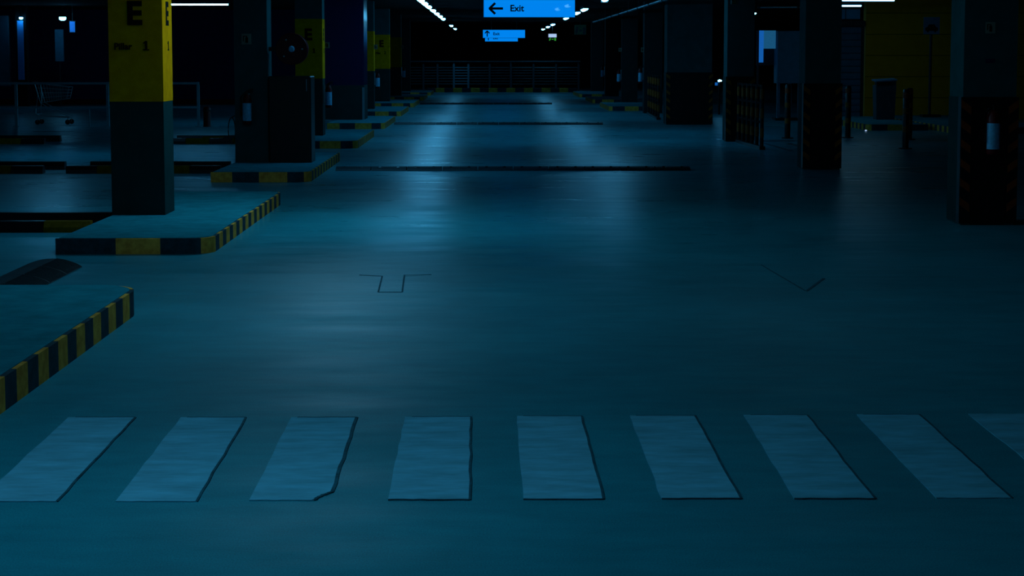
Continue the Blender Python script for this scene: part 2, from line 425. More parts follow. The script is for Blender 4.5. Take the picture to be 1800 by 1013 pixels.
# ================================================================== wheel stops
def stop(x0, x1, y, first, label):
    t = thing('wheel_stop', label, 'wheel stop', ((x0 + x1) / 2, y, 0), 'black and yellow wheel stops in the left bays')
    n = max(2, round((x1 - x0) / .46)); st = (x1 - x0) / n
    prof = [(y - .08, 0), (y + .08, 0), (y + .075, .05), (y + .05, .105), (y - .05, .105), (y - .075, .05)]
    for k in range(n):
        m = MB(); m.extrude_yz(prof, x1 - (k + 1) * st + .003, x1 - k * st - .003)
        m.build('stop_section', 'stop_yellow' if (k + first) % 2 == 0 else 'black', t)
    return t
def dark(x0, x1, y, label):
    t = thing('wheel_stop', label, 'wheel stop', ((x0 + x1) / 2, y, 0), 'black and yellow wheel stops in the left bays')
    prof = [(y - .08, 0), (y + .08, 0), (y + .075, .05), (y + .05, .115), (y - .05, .115), (y - .075, .05)]
    MB().extrude_yz(prof, x0, x1).build('stop_body', 'black', t)
    m = MB(); m.extrude_yz([(y - .082, .06), (y - .078, .06), (y - .058, .095), (y - .062, .095)], x0 + .5, x0 + .9); m.build('reflective_strip', 'stop_yellow', t)
stop(-5.9, -3.72, 16.55, 0, 'wheel stop with yellow end left of column E, front of its pair')
dark(-5.85, -3.66, 17.35, 'plain black wheel stop left of column E, rear of its pair')
stop(-8.5, -6.25, 24.9, 1, 'wheel stop at the left edge in the second bay, front of its pair')
dark(-8.4, -6.15, 25.75, 'wheel stop at the left edge in the second bay, rear of its pair')
stop(-5.93, -3.76, 24.9, 1, 'wheel stop seen both sides of column E, front of its pair')
dark(-5.78, -3.75, 25.75, 'wheel stop seen both sides of column E, rear of its pair')
stop(-10.5, -8.3, 33.2, 1, 'wheel stop at the left edge below the trolley, front of its pair')
dark(-10.4, -8.25, 34.2, 'wheel stop at the left edge below the trolley, rear of its pair')
stop(-6.1, -3.9, 33.2, 1, 'wheel stop left of the black cabinet, front of its pair')
dark(-6.0, -3.85, 34.2, 'wheel stop left of the black cabinet, rear of its pair')

# ================================================================== columns
def column(x0, x1, y0, label, style, z0=0.0, depth=.5, letters=None):
    t = thing('concrete_column', label, 'column', ((x0 + x1) / 2, y0 + depth / 2, z0), 'columns in two rows along the lane')
    if style == 'yellow':
        box('plinth', 'column_base', t, x0, x1, y0, y0 + depth, z0, 1.216, c=0)
        box('yellow_band', 'yellow', t, x0 - .002, x1 + .002, y0 - .002, y0 + depth + .002, 1.216, 2.345)
        box('shaft', 'column', t, x0, x1, y0, y0 + depth, 2.345, 3.2)
        if letters:
            a, b = letters
            cx = (x0 + x1) / 2
            lettering(a, .30, (cx - .01, y0 - .003, 2.04), 'front', t, fat=.012)
            if b == '1': digit_one(.09, (cx + .10, y0 - .004, 1.70), 'front', t)
            else: lettering(b, .14, (cx + .11, y0 - .003, 1.745), 'front', t, fat=.004)
            lettering('Pillar', .085, (cx - .12, y0 - .003, 1.735), 'front', t, fat=.003)
            lettering(a, .30, (x1 + .003, y0 + depth / 2, 2.04), 'right', t, fat=.012)
            if b == '1': digit_one(.09, (x1 + .004, y0 + depth / 2 + .04, 1.70), 'right', t)
            else: lettering(b, .14, (x1 + .003, y0 + depth / 2 + .1, 1.745), 'right', t, fat=.004)
    elif style in ('grey', 'dark'):
        box('shaft', 'column' if style == 'grey' else 'column_shaded', t, x0, x1, y0, y0 + depth, z0, 3.2)
    elif style == 'guard':
        box('shaft', 'column', t, x0, x1, y0, y0 + depth, z0, 3.2)
        # rubber corner guards with slanted reflective tape
        tape = letters or 'hazard_yellow'
        for side_, cx in (('l', x0), ('r', x1)):
            s = 1 if side_ == 'l' else -1
            m = MB()
            gx0, gx1 = (cx - .022, cx + .085) if s > 0 else (cx - .085, cx + .022)
            m.box(gx0, gx1, y0 - .022, y0 + .0, z0 + .02, 1.25)
            if s > 0: m.box(cx - .022, cx, y0, y0 + .09, z0 + .02, 1.25)
            else: m.box(cx, cx + .022, y0, y0 + .09, z0 + .02, 1.25)
            g = m.build('corner_guard', 'black', t)
            for k in range(6):
                zz = .13 + k * .19
                m = MB()
                if s > 0: pl = [(gx0 + .004, zz + .07), (gx1 - .008, zz), (gx1 - .008, zz + .075), (gx0 + .004, zz + .145)]
                else: pl = [(gx0 + .008, zz), (gx1 - .004, zz + .07), (gx1 - .004, zz + .145), (gx0 + .008, zz + .075)]
                m.extrude_xz(pl, y0 - .025, y0 - .022)
                m.build('reflective_tape', tape, g)
        for k, fx in ((0, x0 - .0),):
            box('side_guard', 'column_base', t, x0 - .012, x0, y0 + .1, y0 + depth - .02, z0 + .02, 1.25)
        box('front_skirt', 'black', t, x0 + .09, x1 - .09, y0 - .008, y0, z0, 1.25)
    return t
E1 = column(-3.58, -3.075, 16.8, 'near column with yellow band lettered E and 1 over dark base', 'yellow', .135, .5, ('E', '1'))
C2 = column(-3.6, -3.13, 25.2, 'dark grey column behind the black cabinet and hose reel', 'grey', .135)
C3 = column(-3.64, -3.13, 33.6, 'yellow-banded column right behind the red hose reel', 'yellow', .135, .5, ('E', '1'))
C5 = column(-3.74, -3.235, 50.4, 'first yellow-banded column beyond the navy block', 'yellow', .135)
C6 = column(-3.76, -3.255, 58.8, 'second yellow-banded column beyond the navy block', 'yellow', .135, .5, ('E', '2'))
C7 = column(-3.78, -3.28, 67.2, 'third yellow-banded column beyond the navy block', 'yellow', .135)
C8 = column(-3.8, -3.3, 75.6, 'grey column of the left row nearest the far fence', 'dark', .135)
R1 = column(4.62, 5.14, 17.1, 'nearest right column with red chevron corner guards', 'guard', 0, .5, 'hazard_orange')
R2 = column(4.59, 5.11, 25.5, 'second right column with yellow chevron corner guards', 'guard')
R3 = column(4.60, 5.12, 33.9, 'right column directly behind the long striped barrier', 'guard')
R4 = column(4.30, 5.38, 42.3, 'extra wide right column with yellow chevron corner guards', 'guard', 0, .7)
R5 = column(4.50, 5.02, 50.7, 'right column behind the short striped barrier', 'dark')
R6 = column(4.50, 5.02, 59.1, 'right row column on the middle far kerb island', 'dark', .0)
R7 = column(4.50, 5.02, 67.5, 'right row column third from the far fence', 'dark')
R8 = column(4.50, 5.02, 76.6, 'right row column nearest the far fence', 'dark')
nb = thing('navy_block', 'glossy navy block with dark base in the left column row', 'pillar', (-3.5, 42.5, .135))
box('body', 'navy_gloss', nb, -4.0, -2.93, 42.0, 43.2, .95, 3.19)
box('base', 'column_base', nb, -4.0, -2.93, 42.0, 43.2, .135, .95)
box('corner_strip', 'steel', nb, -2.975, -2.925, 41.99, 42.03, .135, .9)

# ================================================================== ceiling lights
def tube_light(x, y, z, length, label, group, axis='y', power=None, width=.13):
    t = thing('ceiling_light', label, 'ceiling light', (x, y, z), group)
    L2 = length / 2; hw = width / 2
    prof = [(math.cos(a) * hw, math.sin(a) * hw * .8) for a in [PI + PI * i / 8 for i in range(9)]]
    mb = MB()
    if axis == 'y':
        mb.extrude_xz([(x + p[0], z + p[1]) for p in prof], y - L2, y + L2)
        box('housing', 'housing', t, x - hw - .01, x + hw + .01, y - L2 - .02, y + L2 + .02, z + .001, z + .06)
        m2 = MB()
        for s in (-.4, .4): m2.tube([(x, y + s * length, z + .06), (x, y + s * length, 3.2)], .006, 6)
    else:
        mb.extrude_yz([(y + p[0], z + p[1]) for p in prof], x - L2, x + L2)
        box('housing', 'housing', t, x - L2 - .02, x + L2 + .02, y - hw - .01, y + hw + .01, z + .001, z + .06)
        m2 = MB()
        for s in (-.4, .4): m2.tube([(x + s * length, y, z + .06), (x + s * length, y, 3.2)], .006, 6)
    mb.build('diffuser', power or 'lamp', t)
    if power and axis == 'y':
        for s in (-1, 1):
            a, b = sorted((y + s * (L2 + .001), y + s * (L2 + .012)))
            box('end_cap', 'housing', t, x - hw - .01, x + hw + .01, a, b, z - hw * .9, z + .001)
    m2.build('hanger', 'housing', t)
    return t
LEFT_SEEN = [38.9, 41.3, 44.0, 47.6, 51.2, 54.8, 58.4, 71.8, 80.0]
NAMES = ['leftmost and highest tube light of the left ceiling row', 'second tube light down the left ceiling row', 'third tube light down the left ceiling row',
         'fourth tube light down the left ceiling row', 'fifth tube light down the left ceiling row', 'sixth tube light down the left ceiling row',
         'seventh tube light, last before the gap in the left ceiling row', 'first tube light after the gap in the left ceiling row', 'farthest and lowest tube light of the left ceiling row']
for y, n in zip(LEFT_SEEN, NAMES): tube_light(-1.46, y, 2.87, 1.3, n, 'tube lights of the left ceiling row')
for y, x in ((5.9, -1.2), (11.3, -1.5)):  # unseen tubes added to light the foreground floor and the island kerb front
    tube_light(x, y, 2.87, 1.3, 'added tube light around the crossing hanging above the top edge of the picture', 'added tube lights around the crossing out of view', power='lamp_crossing' if y < 8 else 'lamp_island')
for y in (17.05, 25.45, 33.85):
    tube_light(-1.46, y, 2.87, 1.3, 'tube light of the left ceiling row hanging above the top edge of the picture', 'tube lights of the left ceiling row out of view', power='lamp_bright' if y < 20 else 'lamp_near')
for y in (10.5, 13.5, 16.6):  # unseen tubes added, kept faint, to put a streak in the Exit sign
    tube_light(2.55, y, 2.87, 1.3, 'added weak tube light of the right ceiling row hanging above the top edge of the picture', 'added weak tube lights of the right ceiling row out of view', power='lamp_faint')
RIGHT_SEEN = [46.6, 50.4, 57.4, 69.0, 74.6, 81.0]
NAMES = ['rightmost tube light beside the big Exit sign', 'second tube light beside the big Exit sign', 'single tube light at the lower right corner of the big Exit sign',
         'highest of the three tube lights above the running-man sign', 'middle of the three tube lights above the running-man sign', 'farthest and lowest tube light of the right ceiling row']
for y, n in zip(RIGHT_SEEN, NAMES): tube_light(2.55, y, 2.87, 1.3, n, 'tube lights of the right ceiling row')
for y in (33.85, 38.0):
    tube_light(2.55, y, 2.87, 1.3, 'tube light of the right ceiling row hanging above the top edge of the picture', 'tube lights of the right ceiling row out of view', power='lamp_near')
tube_light(-6.98, 43.0, 2.90, 1.42, 'long horizontal tube light right of the yellow column E', 'tube lights over the parking bays', 'x', width=.09)
for y in (17.05, 29.0):  # unseen tubes added to brighten the floor of the left bays
    tube_light(-7.2, y, 2.9, 1.3, 'added tube light over the left bays hanging above the top edge of the picture', 'added tube lights over the left bays out of view', power='lamp_near')
tube_light(8.72, 41.2, 2.96, 1.5, 'upper long tube light over the right parking area', 'tube lights over the parking bays', 'x', 'lamp_weak', width=.11)
tube_light(8.6, 42.5, 2.86, .75, 'lower short tube light over the right parking area', 'tube lights over the parking bays', 'x', 'lamp_weak', width=.09)

# small far lamps
def spot_lamp(x, y, z, r, label):
    t = thing('small_lamp', label, 'lamp', (x, y, z), 'small far lamps')
    m = MB(); m.tube([(x, y, z - r * .75), (x, y, z - r * .5), (x, y, z), (x, y, z + r * .2)], [r * .5, r * .9, r, r * .95], 12); m.build('bulb_cover', 'lamp', t)
    m = MB(); m.tube([(x, y, z + r * .2), (x, y, z + r * .6), (x, y, 3.2)], [r * 1.05, r * .4, .012], 8); m.build('stem', 'housing', t)
    return t
spot_lamp(-13.25, 55.5, 2.83, .11, 'small bright lamp beside the little blue sign, far left')
spot_lamp(-14.52, 55.42, 2.83, .065, 'small lamp at the top of the blue-lit pilaster, far left')
spot_lamp(7.55, 50.0, 2.85, .045, 'tiny bright lamp above the kiosk, right')

# ================================================================== hanging Exit signs
def exit_sign(x0, x1, y, z0, z1, label, direction, turn=0.0):
    t = thing('exit_sign', label, 'sign', ((x0 + x1) / 2, y, z0), 'hanging blue Exit signs')
    wd, ht = x1 - x0, z1 - z0
    box('case', 'housing', t, x0, x1, y, y + .10, z0, z1)
    f = box('lit_face', 'sign_face', t, x0 + .008, x1 - .008, y - .006, y, z0 + .008, z1 - .008)
    yy = y - .009
    cx, cz = x0 + .135 * wd, z0 + .5 * ht
    s = ht * .30; th = ht * .065
    m = MB()
    def stroke(a, b):
        a, b = Vector(a), Vector(b); d = (b - a).normalized(); n = Vector((-d.y, d.x)) * th
        m.extrude_xz([a - n, b - n, b + n, a + n], yy, yy + .003)
    if direction == 'left':
        stroke((cx - s * 1.05, cz), (cx + s * 1.35, cz)); stroke((cx - s * 1.2, cz - s * .06), (cx - s * .1, cz + s)); stroke((cx - s * 1.2, cz + s * .06), (cx - s * .1, cz - s))
    else:
        cx = x0 + .105 * wd
        stroke((cx, cz - s * 1.1), (cx, cz + s * 1.1)); stroke((cx + s * .06, cz + s * 1.25), (cx - s * .95, cz + s * .2)); stroke((cx - s * .06, cz + s * 1.25), (cx + s * .95, cz + s * .2))
    m.build('arrow', 'sign_ink', f)
    lettering('Exit', ht * .50, (x0 + wd * .365 if direction == 'left' else x0 + wd * .32, yy + .001, cz), 'front', f, 'sign_ink', fat=ht * .012)
    m = MB()
    for xx in (x0 + .2 * wd, x1 - .2 * wd): m.tube([(xx, y + .05, z1), (xx, y + .05, 3.2)], .012, 6)
    m.build('hanger', 'housing', t)
    if turn: t.rotation_euler.z = turn
    return t
exit_sign(-.065, 1.39, 28.0, 2.25, 2.535, 'big lit blue Exit sign with a left arrow, nearest of the three', 'left', math.radians(1.15))
exit_sign(-.16, 1.29, 60.5, 2.25, 2.535, 'smaller lit blue Exit sign with an up arrow', 'up')
exit_sign(-.11, 1.32, 76.5, 2.26, 2.535, 'farthest lit blue Exit sign, half hidden under another', 'up')
def man_sign(x, y, z0, z1, wd, label, lit):
    t = thing('emergency_exit_sign', label, 'sign', (x, y, z0), 'green emergency exit signs')
    h = z1 - z0
    box('case', 'housing', t, x - wd / 2, x + wd / 2, y, y + .08, z0, z1)
    if lit: box('lit_top', 'exit_white', t, x - wd / 2, x + wd / 2, y - .01, y, z0 + h * .5, z1)
    else: box('plate', 'dim_green', t, x - wd / 2, x + wd / 2, y - .004, y, z0, z1)
    g = 'exit_green' if lit else 'column'
    m = MB(); zb = z0 + h * .02; hh = h * (.44 if lit else .8)
    m.extrude_xz([(x - wd * .42, zb), (x - wd * .34, zb), (x - wd * .2, zb + hh * .45), (x - wd * .2, zb + hh * .75), (x - wd * .38, zb + hh * .75), (x - wd * .42, zb + hh * .4)], y - .014, y - .0045)
    m.tube([(x - wd * .26, y - .014, zb + hh * .88), (x - wd * .26, y - .0045, zb + hh * .88)], hh * .13, 8)
    m.extrude_xz([(x - wd * .1, zb + hh * .35), (x + wd * .14, zb + hh * .35), (x + wd * .14, zb + hh * .6), (x - wd * .1, zb + hh * .6)], y - .014, y - .0045)
    m.extrude_xz([(x + wd * .22, zb), (x + wd * .44, zb), (x + wd * .44, zb + hh * .9), (x + wd * .22, zb + hh * .9)], y - .014, y - .0045)
    m.build('running_man', g, t)
    m = MB(); m.tube([(x, y + .04, z1), (x, y + .04, 3.2)], .01, 6); m.build('hanger', 'housing', t)
man_sign(2.72, 74.0, 2.27, 2.56, .34, 'small lit white and green running-man sign under the right lights', True)
man_sign(2.86, 54.5, 2.30, 2.60, .36, 'dim unlit green sign right of the running-man sign', False)
man_sign(4.66, 33.4, 2.62, 2.9, .12, 'dim green plate at the top edge above the long striped barrier', False)

# ================================================================== fire extinguishers and their plates
def extinguisher(x, y, z, label, wall='back', r=.062):
    t = thing('fire_extinguisher', label, 'fire extinguisher', (x, y, z), 'fire extinguishers on the columns')
    m = MB(); m.tube([(x, y, z), (x, y, z + .02), (x, y, z + .36), (x, y, z + .41), (x, y, z + .43)], [r * .9, r, r, r * .65, r * .3], 16); b = m.build('cylinder', 'red', t)
    m = MB()
    n = 9
    for (z0, z1) in ((z + .05, z + .30),):
        vs = []
        for i in range(n):
            a = PI + .15 + (PI * .9) * i / (n - 1); vs += [(x + math.cos(a) * (r + .002), y + math.sin(a) * (r + .002), z0), (x + math.cos(a) * (r + .002), y + math.sin(a) * (r + .002), z1)]
        m.add(vs, [(2 * i, 2 * i + 2, 2 * i + 3, 2 * i + 1) for i in range(n - 1)], True)
    m.build('label_wrap', 'label_pale', b)
    m = MB(); m.tube([(x, y, z + .42), (x, y, z + .47)], .02, 8); m.tube([(x - .01, y, z + .47), (x + .09, y - .01, z + .50)], .009, 6); m.tube([(x - .01, y, z + .455), (x + .085, y - .01, z + .46)], .008, 6)
    m.build('valve_handle', 'black', t)
    m = MB(); m.tube([(x - .01, y - .01, z + .46), (x - r - .02, y - .02, z + .40), (x - r - .02, y - .02, z + .12)], .011, 6); m.build('hose', 'black', t)
    m = MB()
    if wall == 'back': m.box(x - .03, x + .03, y + r, y + r + .03, z + .1, z + .44)
    elif wall == 'left': m.box(x - r - .03, x - r, y - .03, y + .03, z + .1, z + .44)
    else: m.box(x + r, x + r + .03, y - .03, y + .03, z + .1, z + .44)
    m.build('bracket', 'steel', t)
extinguisher(-3.41, 25.1, .68, 'fire extinguisher on the dark column left of the black cabinet')
extinguisher(-3.03, 33.75, .66, 'brightest fire extinguisher, on the yellow column behind the hose reel', 'left')
extinguisher(-3.14, 50.6, .72, 'fire extinguisher on the first yellow column past the navy block', 'left')
extinguisher(-3.185, 67.4, .78, 'fire extinguisher on the third yellow column past the navy block', 'left')
extinguisher(4.89, 16.99, .70, 'fire extinguisher with blue label on the nearest right column')
extinguisher(4.40, 50.85, .86, 'fire extinguisher on the right column by the short striped barrier', 'right')
extinguisher(4.40, 59.25, .74, 'fire extinguisher on the right column of the middle far island', 'right')
extinguisher(4.40, 67.65, .80, 'fire extinguisher on the third right column from the far fence', 'right')

def plate(x, y, z, wd, ht, label, facing='front', text=None):
    t = thing('extinguisher_plate', label, 'sign', (x, y, z - ht / 2), 'small extinguisher signs on the columns')
    box('plate', 'sign_paint', t, x - wd / 2, x + wd / 2, y, y + .006, z - ht / 2, z + ht / 2)
    m = MB()
    m.box(x - wd * .12, x + wd * .16, y - .003, y - .0002, z - ht * .35, z + ht * .15); m.box(x - wd * .04, x + wd * .08, y - .003, y - .0002, z + ht * .15, z + ht * .3)
    m.box(x - wd * .32, x - wd * .04, y - .003, y - .0002, z + ht * .24, z + ht * .32); m.box(x - wd * .36, x - wd * .26, y - .003, y - .0002, z - ht * .2, z + ht * .3)
    m.build('pictogram', 'letter', t)
    return t
plate(-3.42, 25.192, 1.885, .14, .15, 'small sign plate on the dark column above its extinguisher')
plate(-3.045, 33.7, 1.85, .09, .11, 'pale flag sign on the edge of the yellow column behind the hose reel')
plate(-3.18, 50.5, 1.90, .10, .13, 'pale flag sign on the first yellow column past the navy block')
plate(-3.235, 67.3, 1.98, .09, .13, 'pale flag sign on the third yellow column past the navy block')
plate(4.87, 17.092, 1.92, .095, .11, 'small sign plate on the nearest right column above its extinguisher')
plate(4.455, 50.8, 1.82, .09, .13, 'pale flag sign on the right column by the short striped barrier')
plate(4.44, 59.2, 1.85, .10, .12, 'pale flag sign on the right column of the middle far island')
t = thing('name_plate', 'narrow blue plate on the nearest right column below its sign', 'sign', (4.87, 17.09, 1.58))
box('plate', 'navy_wall', t, 4.83, 4.92, 17.092, 17.098, 1.58, 1.62)

# ================================================================== cabinet, hose reel, cable
cb = thing('black_cabinet', 'tall black cabinet standing beside the dark column on its kerb island', 'cabinet', (-2.78, 25.4, .135))
box('body', 'black', cb, -3.1, -2.5, 25.06, 25.6, .135, 1.36, c=.012)
d = box('door', 'black', cb, -3.07, -2.53, 25.045, 25.058, .2, 1.33)
m = MB(); m.tube([(-2.56, 25.03, 1.15), (-2.56, 25.03, 1.32)], .008, 6); m.tube([(-2.56, 25.045, 1.16), (-2.56, 25.03, 1.16)], .006, 6); m.tube([(-2.56, 25.045, 1.31), (-2.56, 25.03, 1.31)], .006, 6)
m.build('handle', 'steel', d)
hr = thing('hose_reel', 'red fire hose reel mounted above the black cabinet', 'hose reel', (-2.78, 25.3, 1.73))
rx, ry, rz = -2.78, 25.18, 1.745
m = MB(); m.tube([(rx, ry, rz), (rx, ry + .02, rz)], [.225, .225], 40); fr = m.build('front_disc', 'red', hr)
m = MB(); m.tube([(rx, ry + .02, rz), (rx, ry + .16, rz)], .16, 32); m.build('hose_drum', 'black', hr)
m = MB(); m.tube([(rx, ry + .16, rz), (rx, ry + .18, rz)], .225, 40); m.build('rear_disc', 'red', hr)
m = MB(); m.tube([(rx + .218 * math.cos(a), ry - .004, rz + .218 * math.sin(a)) for a in [2 * PI * i / 40 for i in range(41)]], .010, 6); m.build('rim', 'red', fr)
m = MB(); m.tube([(rx, ry - .045, rz), (rx, ry - .04, rz), (rx, ry, rz)], [.028, .042, .045], 16); m.build('hub', 'label_pale', fr)
for a in (.0, 2.1, 3.9): MB().tube([(rx + .15 * math.cos(a), ry - .008, rz + .15 * math.sin(a)), (rx + .15 * math.cos(a), ry, rz + .15 * math.sin(a))], .012, 8).build('bolt', 'steel', fr)
m = MB(); m.box(-3.128, -2.74, ry + .19, ry + .23, rz - .03, rz + .03); m.build('wall_arm', 'black', hr)
m = MB(); m.tube([(-3.66 + .05 * math.cos(a), 25.3, .58 + .19 * math.sin(a)) for a in [2 * PI * i / 24 for i in range(25)]], .008, 6)
m.tube([(-3.66, 25.3, .77), (-3.61, 25.3, .80)], .008, 6)
tag(m.build('cable_loop', 'black', None, (-3.66, 25.3, .4)), 'thin black cable loop hanging at the left of the dark column', 'cable')

# ================================================================== trolley bay, trolley, red post (left)
rl = thing('trolley_rail', 'grey tubular railing of the trolley bay on the left', 'railing', (-9.2, 41.2, 0))
YR = 41.2
for xx in (-10.95, -8.83, -6.73):
    p = MB().box(xx - .03, xx + .03, YR - .03, YR + .03, 0, 1.04).build('post', 'rail', rl)
    box('foot_plate', 'rail', p, xx - .07, xx + .07, YR - .07, YR + .07, 0, .012)
box('top_rail', 'rail', rl, -13.0, -6.70, YR - .026, YR + .026, .985, 1.035)
box('middle_rail', 'rail', rl, -13.0, -6.73, YR - .022, YR + .022, .43, .475)
m = MB().box(-9.27, -9.25, YR - .012, YR + .012, 0, .43); m.build('thin_post', 'rail', rl)
tr = thing('shopping_trolley', 'wire shopping trolley parked behind the left railing', 'shopping trolley', (-10.5, 42.6, 0))
tx, ty = -10.95, 42.5
def T(x, y, z): return (tx + x, ty + y, z)
m = MB()
for yy in (0, .5):                                    # basket sides
    top = [T(.10, yy, 1.0), T(.90, yy + (.04 if yy == 0 else -.04), .90)]
    bot = [T(.22, yy + (.05 if yy == 0 else -.05), .52), T(.84, yy + (.07 if yy == 0 else -.07), .62)]
    m.tube(top, .008, 6); m.tube(bot, .006, 6); m.tube([top[0], bot[0]], .006, 6); m.tube([top[1], bot[1]], .006, 6)
    for i in range(1, 11):
        t_ = i / 11; m.tube([Vector(top[0]).lerp(Vector(top[1]), t_), Vector(bot[0]).lerp(Vector(bot[1]), t_)], .003, 4, False)
    for i in range(1, 4):
        t_ = i / 4; m.tube([Vector(top[0]).lerp(Vector(bot[0]), t_), Vector(top[1]).lerp(Vector(bot[1]), t_)], .003, 4, False)
for t_ in (.0, .25, .5, .75, 1):
    m.tube([Vector(T(.22, .05, .52)).lerp(Vector(T(.84, .07, .62)), t_), Vector(T(.22, .45, .52)).lerp(Vector(T(.84, .43, .62)), t_)], .004, 4, False)
    m.tube([Vector(T(.90, .04, .90)).lerp(Vector(T(.84, .07, .62)), t_), Vector(T(.90, .46, .90)).lerp(Vector(T(.84, .43, .62)), t_)], .004, 4, False)
m.build('wire_basket', 'trolley', tr)
m = MB(); m.tube([T(.04, -.01, 1.02), T(.02, .25, 1.03), T(.04, .51, 1.02)], .016, 8); m.build('push_handle', 'red', tr)
m = MB()
for yy in (.0, .5):
    yi = yy + (.04 if yy == 0 else -.04)
    m.tube([T(.10, yy, 1.0), T(.16, yi, .7), T(.10, yi, .28), T(.22, yi, .2), T(.9, yi, .17)], .011, 6)
    m.tube([T(.22, yi, .52), T(.5, yi, .36), T(.9, yi, .19)], .010, 6)
m.tube([T(.9, .04, .17), T(.9, .46, .17)], .010, 6); m.tube([T(.14, .04, .25), T(.14, .46, .25)], .010, 6)
m.build('chassis', 'trolley', tr)
for xx in (.14, .86):
    for yy in (.05, .45):
        m = MB(); m.tube([T(xx, yy - .014, .06), T(xx, yy + .014, .06)], .06, 14); wv = m.build('castor_wheel', 'rubber', tr)
        m = MB(); m.tube([T(xx, yy - .018, .06), T(xx, yy - .018, .14), T(xx, yy, .17)], .007, 5); m.build('fork', 'steel', wv)
m = MB(); m.tube([(-6.55, 41.3, 0), (-6.55, 41.3, .02), (-6.55, 41.3, .44), (-6.55, 41.3, .47)], [.095, .085, .08, .05], 14)
rp = m.build('red_post', 'red', None, (-6.55, 41.3, 0)); tag(rp, 'short red post at the right end of the trolley bay railing', 'bollard')
m = MB(); m.tube([(-6.55, 41.3, .36), (-6.55, 41.3, .40)], .086, 14); m.build('collar', 'black', rp)

# far left: lit pilaster, pale door panel, little blue sign
pl = thing('lit_pilaster', 'narrow pilaster glowing blue below a lamp, far left', 'pilaster', (-14.6, 56, 0))
box('shaft', 'dark_wall', pl, -14.75, -14.42, 55.6, 55.9, 0, 3.19)
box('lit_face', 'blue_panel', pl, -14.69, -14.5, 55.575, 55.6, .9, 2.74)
box('end_panel', 'pale_panel', pl, -16.4, -15.0, 55.7, 55.9, .7, 2.9)
nbp = thing('notice_panel', 'pale upright panel on the far left wall below a lamp', 'panel', (-13.5, 56.5, .0))
box('board', 'pale_panel', nbp, -13.72, -13.45, 56.4, 56.45, 1.47, 2.48); box('stand', 'housing', nbp, -13.6, -13.57, 56.42, 56.45, 0, 1.47)
bs = thing('blue_sign', 'little lit blue sign hanging beside the far left lamp', 'sign', (-13.0, 55.8, 2.38))
box('case', 'housing', bs, -13.12, -12.92, 55.8, 55.86, 2.37, 2.74); box('lit_face', 'blue_glow', bs, -13.10, -12.94, 55.79, 55.8, 2.39, 2.72)
m = MB(); m.tube([(-13.02, 55.83, 2.74), (-13.02, 55.83, 3.2)], .01, 6); m.build('hanger', 'housing', bs)

# ================================================================== far fence
ff = thing('louvred_fence', 'metal louvred fence with a top rail closing the far end', 'fence', (.6, 82, 0))
YF = 81.5
PX = [-4.1, -2.95, -2.3, -1.55, -.88, .1, 1.08, 2.12, 3.16, 4.2]
for a in PX: box('post', 'fence_pale' if a in (-1.55, -.88) else 'fence', ff, a - .045, a + .045, YF - .05, YF + .05, 0, 1.27)
for a, b in zip(PX[:-1], PX[1:]):
    for k in range(7):
        z = .34 + k * .125
        MB().extrude_yz([(YF - .03, z), (YF - .025, z - .006), (YF + .03, z + .035), (YF + .025, z + .041)], a + .045, b - .045).build('slat', 'fence_pale' if a == -1.55 else 'fence', ff)
m = MB(); m.tube([(-4.2, YF + .4, 1.38), (4.3, YF + .4, 1.38)], .035, 10); m.build('top_rail', 'fence', ff)
for a in (-4.1, -1.55, 1.08, 4.2):
    m = MB(); m.box(a - .02, a + .02, YF + .05, YF + .42, 1.2, 1.26); m.box(a - .02, a + .02, YF + .38, YF + .42, 1.26, 1.36); m.build('rail_bracket', 'fence', ff)

# ================================================================== striped barriers (right)
def barrier(pa, pb, n, label, h=1.14):
    pa, pb = Vector(pa), Vector(pb)
    t = thing('striped_barrier', label, 'barrier', ((pa.x + pb.x) / 2, (pa.y + pb.y) / 2, 0), 'black and yellow barriers by the right columns')
    d = (pb - pa).normalized(); nn = Vector((-d.y, d.x)) * .05
    MB().prism([pa - nn - d * .08, pb - nn + d * .08, pb + nn + d * .08, pa + nn - d * .08], 0, .06).build('base_rail', 'black', t)
    for k in range(n):
        p = pa.lerp(pb, k / (n - 1))
        m = MB(); m.tube([(p.x, p.y, .06), (p.x, p.y, h)], .034, 12); po = m.build('post', 'black', t)
        for zb in (.21, .55, .89):
            m = MB(); m.tube([(p.x, p.y, zb), (p.x, p.y, zb + .17)], .037, 12); m.build('yellow_sleeve', 'hazard_yellow', po)
    for zc in (.48, .82, h - .02):
        MB().prism([pa - nn * .3, pb - nn * .3, pb + nn * .3, pa + nn * .3], zc - .02, zc + .02).build('cross_rail', 'black_matte', t)
barrier((4.78, 33.5), (4.83, 31.0), 6, 'long striped barrier of six posts before the third right column')
barrier((4.56, 49.9), (4.42, 45.6), 5, 'short-looking striped barrier left of the extra wide column')

# bollards
def bollard(x, y, h, label, yel=True):
    t = thing('bollard', label, 'bollard', (x, y, 0), 'black bollards in the right parking area')
    m = MB(); m.tube([(x, y, .02), (x, y, h - .03), (x, y, h)], [.058, .058, .045], 16); b = m.build('post', 'black', t)
    m = MB(); m.tube([(x, y, 0), (x, y, .02)], .12, 16); f = m.build('base_plate', 'black', t)
    for z in (.3, .62, .9):
        m = MB(); m.tube([(x, y, z), (x, y, z + .1)], .060, 16); m.build('reflective_band', 'hazard_orange' if z > .8 else 'hazard_yellow', b)
bollard(7.42, 31.2, 1.06, 'front bollard of the pair beside the slanted-top bin')
bollard(8.30, 34.6, 1.02, 'rear bollard of the pair beside the slanted-top bin')
bollard(6.0, 35.2, 1.08, 'bollard in front of the pale kiosk')
bollard(7.25, 35.4, 1.05, 'bollard right of the second right column')

